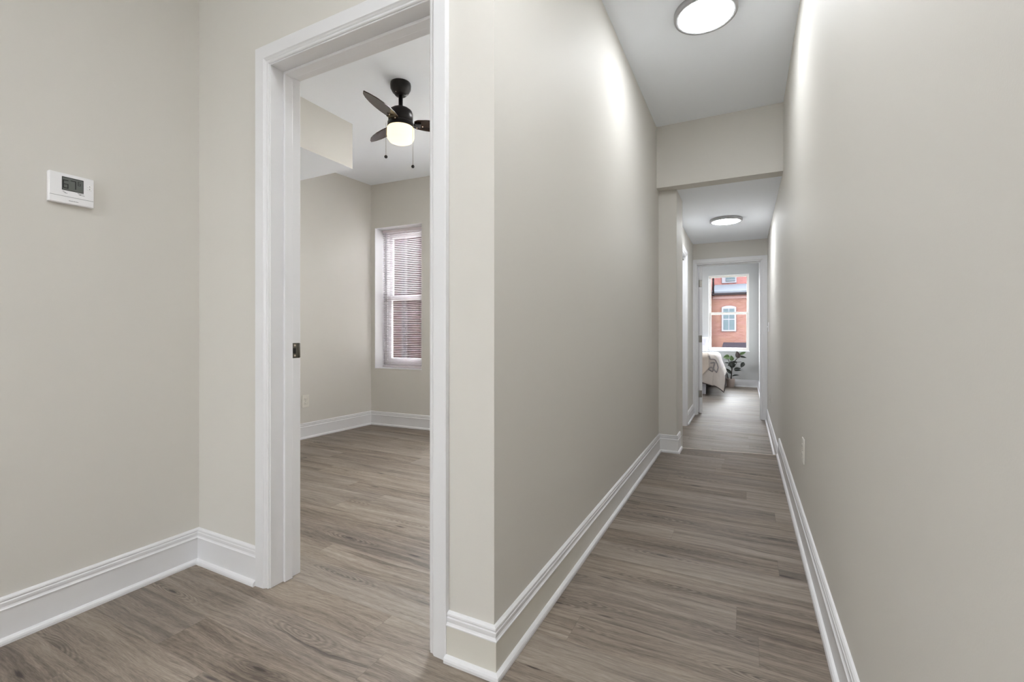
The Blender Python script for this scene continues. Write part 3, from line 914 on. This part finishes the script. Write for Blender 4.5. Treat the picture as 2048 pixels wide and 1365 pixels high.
# striped side fall (right-hand side beyond the corner)
def side(u, v):
    return drape(0.06 + u * 0.24, -1.2 + v * 1.15, 0.006)
MB().grid(side, 16, 40).build('striped_side', M['stripe'], co, recalc=False)
pp = [drape(-1.5 + i / 60 * (1.5 + SW), hem(-1.5 + i / 60 * (1.5 + SW)), 0.003) for i in range(61)] + [drape(SW, hem(SW) - i / 60 * (1.25 + hem(SW)), 0.003) for i in range(1, 61)]
MB().tube(pp, 0.008, 8).build('piping', M['piping'], co)
# stitched outline figures near the corner, as strokes lying on the cloth
def stroke(mb, pts, w):
    P = []
    for (a, b), (c_, d_) in zip(pts, pts[1:]):
        for i in range(12):
            P.append((a + (c_ - a) * i / 12, b + (d_ - b) * i / 12))
    P.append(pts[-1])
    mb.tube([drape(p[0], p[1], 0.004) for p in P], w, 6)
stt = MB()
stroke(stt, [(-0.063, 0.06), (-0.046, 0.12), (0.06, 0.12), (0.13, 0.16), (0.17, 0.21), (0.15, 0.32), (0.03, 0.29), (0.07, 0.17), (-0.04, 0.19)], 0.011)
stroke(stt, [(0.05, 0.18), (-0.005, 0.34), (-0.075, 0.30), (-0.027, 0.26), (0.01, 0.30)], 0.011)
stt.build('stitched_pattern', M['stitch'], co)
def thr(u, v):
    t = -0.35 + v * 0.91
    edge = -0.085 + 0.08 * min(0.27, max(0.0, t)) - 0.8 * max(0.0, t - 0.28)
    return drape(-1.45 + u * (1.45 + edge), t, 0.030)
tb = tag(MB().grid(thr, 96, 60).build('throw_blanket', M['throw'], None, recalc=False), 'cream knit throw blanket laid over the foot of the bed', 'blanket')
ts = tb.modifiers.new('thickness', 'SOLIDIFY'); ts.thickness = 0.008; ts.offset = 1.0
# pillow standing at the head end
def pillow(cx, cy, cz, w, h, d, rx, rz, label, m):
    mb = MB()
    n = 20
    def pf(sg):
        def f(u, v):
            a, b = 2 * u - 1, 2 * v - 1
            e = max(0.0, (1 - abs(a) ** 2.6)) ** 0.5 * max(0.0, (1 - abs(b) ** 2.6)) ** 0.5
            pin = 1 - 0.06 * (1 - abs(a)) * abs(b) ** 2
            return Vector((a * w / 2 * (1 - 0.05 * (1 - b * b)), sg * d / 2 * e + 0.006 * math.sin(9 * a + 5 * b) * e, b * h / 2 * pin))
        return f
    mb.grid(pf(-1), n, n); mb.grid(pf(1), n, n)
    bmesh.ops.remove_doubles(mb.bm, verts=mb.bm.verts, dist=0.0005)
    o = mb.build('pillow', M[m], None)
    o.location = (cx, cy, cz)
    o.rotation_euler = (rx, 0, rz)
    return tag(o, label, 'pillow')
pillow(-0.93, 10.27, 0.765, 0.50, 0.30, 0.13, math.radians(-14), 0.08, 'white pillow standing at the head of the bed, just left of the bedroom window', 'linen')

# ------------------------------------------------------------------ rubber plant
PX, PY = -0.267, 10.345
plant = empty('potted_plant', (PX, PY, SL), 0, 'potted rubber plant with dark green leaves beside the bed under the bedroom window', 'plant')
MB().lathe([(0.0, 0.0), (0.062, 0.0), (0.068, 0.006), (0.085, 0.165), (0.086, 0.172), (0.078, 0.172), (0.074, 0.150), (0.0, 0.150)], 0, 0, 40).build('pot', M['pot'], plant)
MB().lathe([(0.0, 0.157), (0.04, 0.156), (0.0755, 0.152)], 0, 0, 24).build('soil', M['soil'], plant)
def pxz(u, v, dy=0.0):
    """photo position to plant-local coordinates at the plant's own distance"""
    th_ = math.radians(27)
    a, b = (u - 1024) / 915.3, (666.1 - v) / 915.3
    D = Vector((a * math.cos(th_) - math.sin(th_), a * math.sin(th_) + math.cos(th_), b))
    k_ = (PY + dy) / D.y
    return Vector((D.x * k_ - PX, dy, 1.0 + D.z * k_ - SL))
base = Vector((0.0, 0.0, 0.15))
def stem(pts, r0, r1, name='stem'):
    P = []
    for a, b in zip(pts, pts[1:]):
        for i in range(4):
            P.append(a.lerp(b, i / 4))
    P.append(pts[-1])
    n = len(P) - 1
    MB().tube(P, [r0 + (r1 - r0) * i / n for i in range(n + 1)], 8).build(name, M['stem'], plant)
stem([base + Vector((0.01, 0, 0)), pxz(1463.5, 742), pxz(1467, 725), pxz(1473, 719, -0.02), pxz(1477, 714, -0.02)], 0.012, 0.006)
stem([base + Vector((-0.04, 0.01, 0)), pxz(1453.5, 746), pxz(1451, 742), pxz(1447, 738)], 0.008, 0.005)
stem([pxz(1464, 740), pxz(1460, 729, 0.02), pxz(1457, 720, 0.02), pxz(1454, 717, 0.02)], 0.008, 0.005)
stem([pxz(1466, 728), pxz(1474, 725, -0.03), pxz(1483, 724.5, -0.03)], 0.007, 0.004)
def leaf(u, v, du, dv, wid, dy, mat, tilt=0.3):
    """leaf from its stalk end (u,v) along (du,dv) in photo pixels; wid in pixels"""
    a, b = pxz(u, v, dy), pxz(u + du, v + dv, dy - 0.03)
    ax = b - a
    L_ = ax.length
    ax.normalize()
    nrm = Vector((0.1, -1.0, tilt)); nrm = (nrm - ax * nrm.dot(ax)).normalized()
    sd_ = ax.cross(nrm).normalized()
    W_ = wid * 0.0102 / 2
    def f(p, q):
        s = 2 * q - 1
        prof = math.sin(PI * min(1, p ** 0.85)) ** 0.75 * (1 - 0.10 * p)
        lift_ = 0.02 * abs(s) * prof - 0.03 * p * p
        return a + ax * (L_ * p) + sd_ * (W_ * s * prof) + nrm * lift_
    o = MB().grid(f, 14, 8).build('leaf', M[mat], plant, recalc=False)
    o.modifiers.new('thickness', 'SOLIDIFY').thickness = 0.0025
leaf(1459.5, 714, -12.5, 1.5, 10.5, 0.02, 'leaf_green')
leaf(1464, 722, -1.5, -10, 8.5, 0.00, 'leaf_green')
leaf(1477, 717, -3, -13.5, 10.0, -0.02, 'leaf_purple', 0.1)
leaf(1479, 710.5, 12, -6.5, 6.0, 0.0, 'leaf_green')
leaf(1479, 713.5, 13.5, 1.8, 4.2, -0.02, 'leaf_dark')
leaf(1466, 736, -4, -13, 12.0, -0.03, 'leaf_dark')
leaf(1464, 729, 9, -5, 10.0, -0.01, 'leaf_dark')
leaf(1466, 728, -10, 3, 9.0, 0.01, 'leaf_dark')
leaf(1488, 725, -6, 10, 8.0, -0.03, 'leaf_dark')
leaf(1468, 740, 13, -3.5, 6.5, -0.02, 'leaf_dark', 0.8)
leaf(1469, 742, 12, -2.0, 5.0, -0.02, 'leaf_dark', 0.8)
leaf(1464, 753.5, 13.5, -4.0, 3.6, -0.03, 'leaf_dark', 0.9)
leaf(1462.5, 748, -11, -11, 6.5, -0.01, 'leaf_dark')
leaf(1454, 744, -10.5, -6, 6.0, 0.0, 'leaf_dark')
leaf(1458, 727, -8.5, -1.5, 2.6, 0.03, 'leaf_dark')

# ------------------------------------------------------------------ outdoors
struct('ground', MB().box(-40, 40, 4.6, 60, -3.3, -3.1), 'ground')
def far_window(root, x0, x1, z0, z1, y, arch=0.0, t=0.09, mid=True, name='window'):
    n = 9
    out = [(x0, z0), (x1, z0)] + [(x1 - (x1 - x0) * i / n, z1 + arch * (1 - (2 * i / n - 1) ** 2)) for i in range(n + 1)]
    w = MB().poly_y(out, y - 0.06, y + 0.05).build(name, M['ext_white'], root)
    xm, zm = (x0 + x1) / 2, (z0 + z1) / 2
    pn = MB()
    for a, b in ((x0 + t, xm - 0.02), (xm + 0.02, x1 - t)):
        for c_, d_ in ((z0 + t, zm - 0.03), (zm + 0.03, z1 - t)):
            pn.box(a, b, y - 0.075, y - 0.05, c_, d_)
    pn.build('pane', M['dark_glass'], w)
    return w
bb = empty('brick_building', (-0.5, 30, -3.1), 0, 'red brick house with arched white window seen through the bedroom window', 'building')
inv = Matrix.Translation(bb.location).inverted()
def inb(o):
    o.matrix_parent_inverse = inv
    return o
inb(MB().box(-2.6, 12, 30, 30.3, -3.1, 3.32).build('lower_wall', M['brick'], bb))
inb(MB().box(-2.6, 12, 33, 33.3, -3.1, 9.0).build('upper_wall', M['brick_up'], bb))
rf = MB()
rf.bm.faces.new([rf.bm.verts.new(p) for p in ((-1.78, 29.75, 3.36), (12.1, 29.75, 3.36), (12.1, 33.0, 4.06), (-1.78, 33.0, 4.06))])
rfo = inb(rf.build('roof', M['asphalt'], bb)); rfo.modifiers.new('t', 'SOLIDIFY').thickness = 0.10
inb(MB().box(-1.78, 12.1, 29.62, 29.76, 3.23, 3.33, bev=0.03).build('gutter', M['downspout'], bb))
inb(MB().box(-1.74, 12.0, 29.96, 30.0, 3.02, 3.16).build('cornice', simple('brown_cornice', (71, 51, 48), 0.8), bb))
inb(MB().tube([(-1.69, 29.7, 9.0), (-1.69, 29.7, 3.2)], 0.05, 10).build('downspout', M['downspout'], bb))
for i, xx in enumerate((-1.245, 1.25, 3.75)):
    inb(far_window(bb, xx, xx + 0.77, 1.09, 2.52, 30.0, 0.09))
for xx in (-1.36, 1.4, 4.1):
    w = inb(MB().box(xx, xx + 0.86, 32.93, 33.05, 4.25, 5.9).build('window', M['ext_white'], bb))
    MB().box(xx + 0.24, xx + 0.78, 32.90, 32.95, 4.35, 5.8).build('pane', M['dark_glass'], w)
    for j in range(14):
        MB().box(xx + 0.25, xx + 0.77, 32.89, 32.90, 4.42 + j * 0.10, 4.45 + j * 0.10).build('blind_slat', M['ext_white'], w) if j % 3 == 0 else None
tbd = empty('brick_house', (-6, 29.6, -3.1), 0, 'tan brick house left of the dark downspout outside the bedroom window', 'building')
o = MB().box(-12, -1.80, 29.4, 29.8, -3.1, 9.0).build('wall', M['brick_tan'], tbd); o.matrix_parent_inverse = Matrix.Translation(tbd.location).inverted()
sh = empty('shed', (1.2, 27.6, -3.1), 0, 'low shed with dark grey roof below the arched window outside the bedroom', 'shed')
inv2 = Matrix.Translation(sh.location).inverted()
o = MB().box(-1.0, 4.0, 26.9, 28.4, -3.1, 0.22).build('wall', M['brick_dark'], sh); o.matrix_parent_inverse = inv2
rs = MB()
rs.bm.faces.new([rs.bm.verts.new(p) for p in ((-1.1, 26.7, 0.24), (4.1, 26.7, 0.24), (4.1, 28.5, 0.46), (-1.1, 28.5, 0.46))])
o = rs.build('roof', M['shed_roof'], sh); o.matrix_parent_inverse = inv2
o.modifiers.new('t', 'SOLIDIFY').thickness = 0.06
# neighbour's wall close to the side room window
nb = empty('neighbor_house', (-5.0, 6.2, -3.1), 0, 'dark red brick wall of the neighbouring house behind the blind', 'building')
inv3 = Matrix.Translation(nb.location).inverted()
o = MB().box(-12, -3.6, 6.0, 6.3, -3.1, 3.4).build('wall', M['brick_dark'], nb); o.matrix_parent_inverse = inv3
o = MB().tube([(-5.02, 5.93, 3.35), (-5.02, 5.93, -3.1)], 0.045, 10).build('downspout', M['downspout'], nb); o.matrix_parent_inverse = inv3
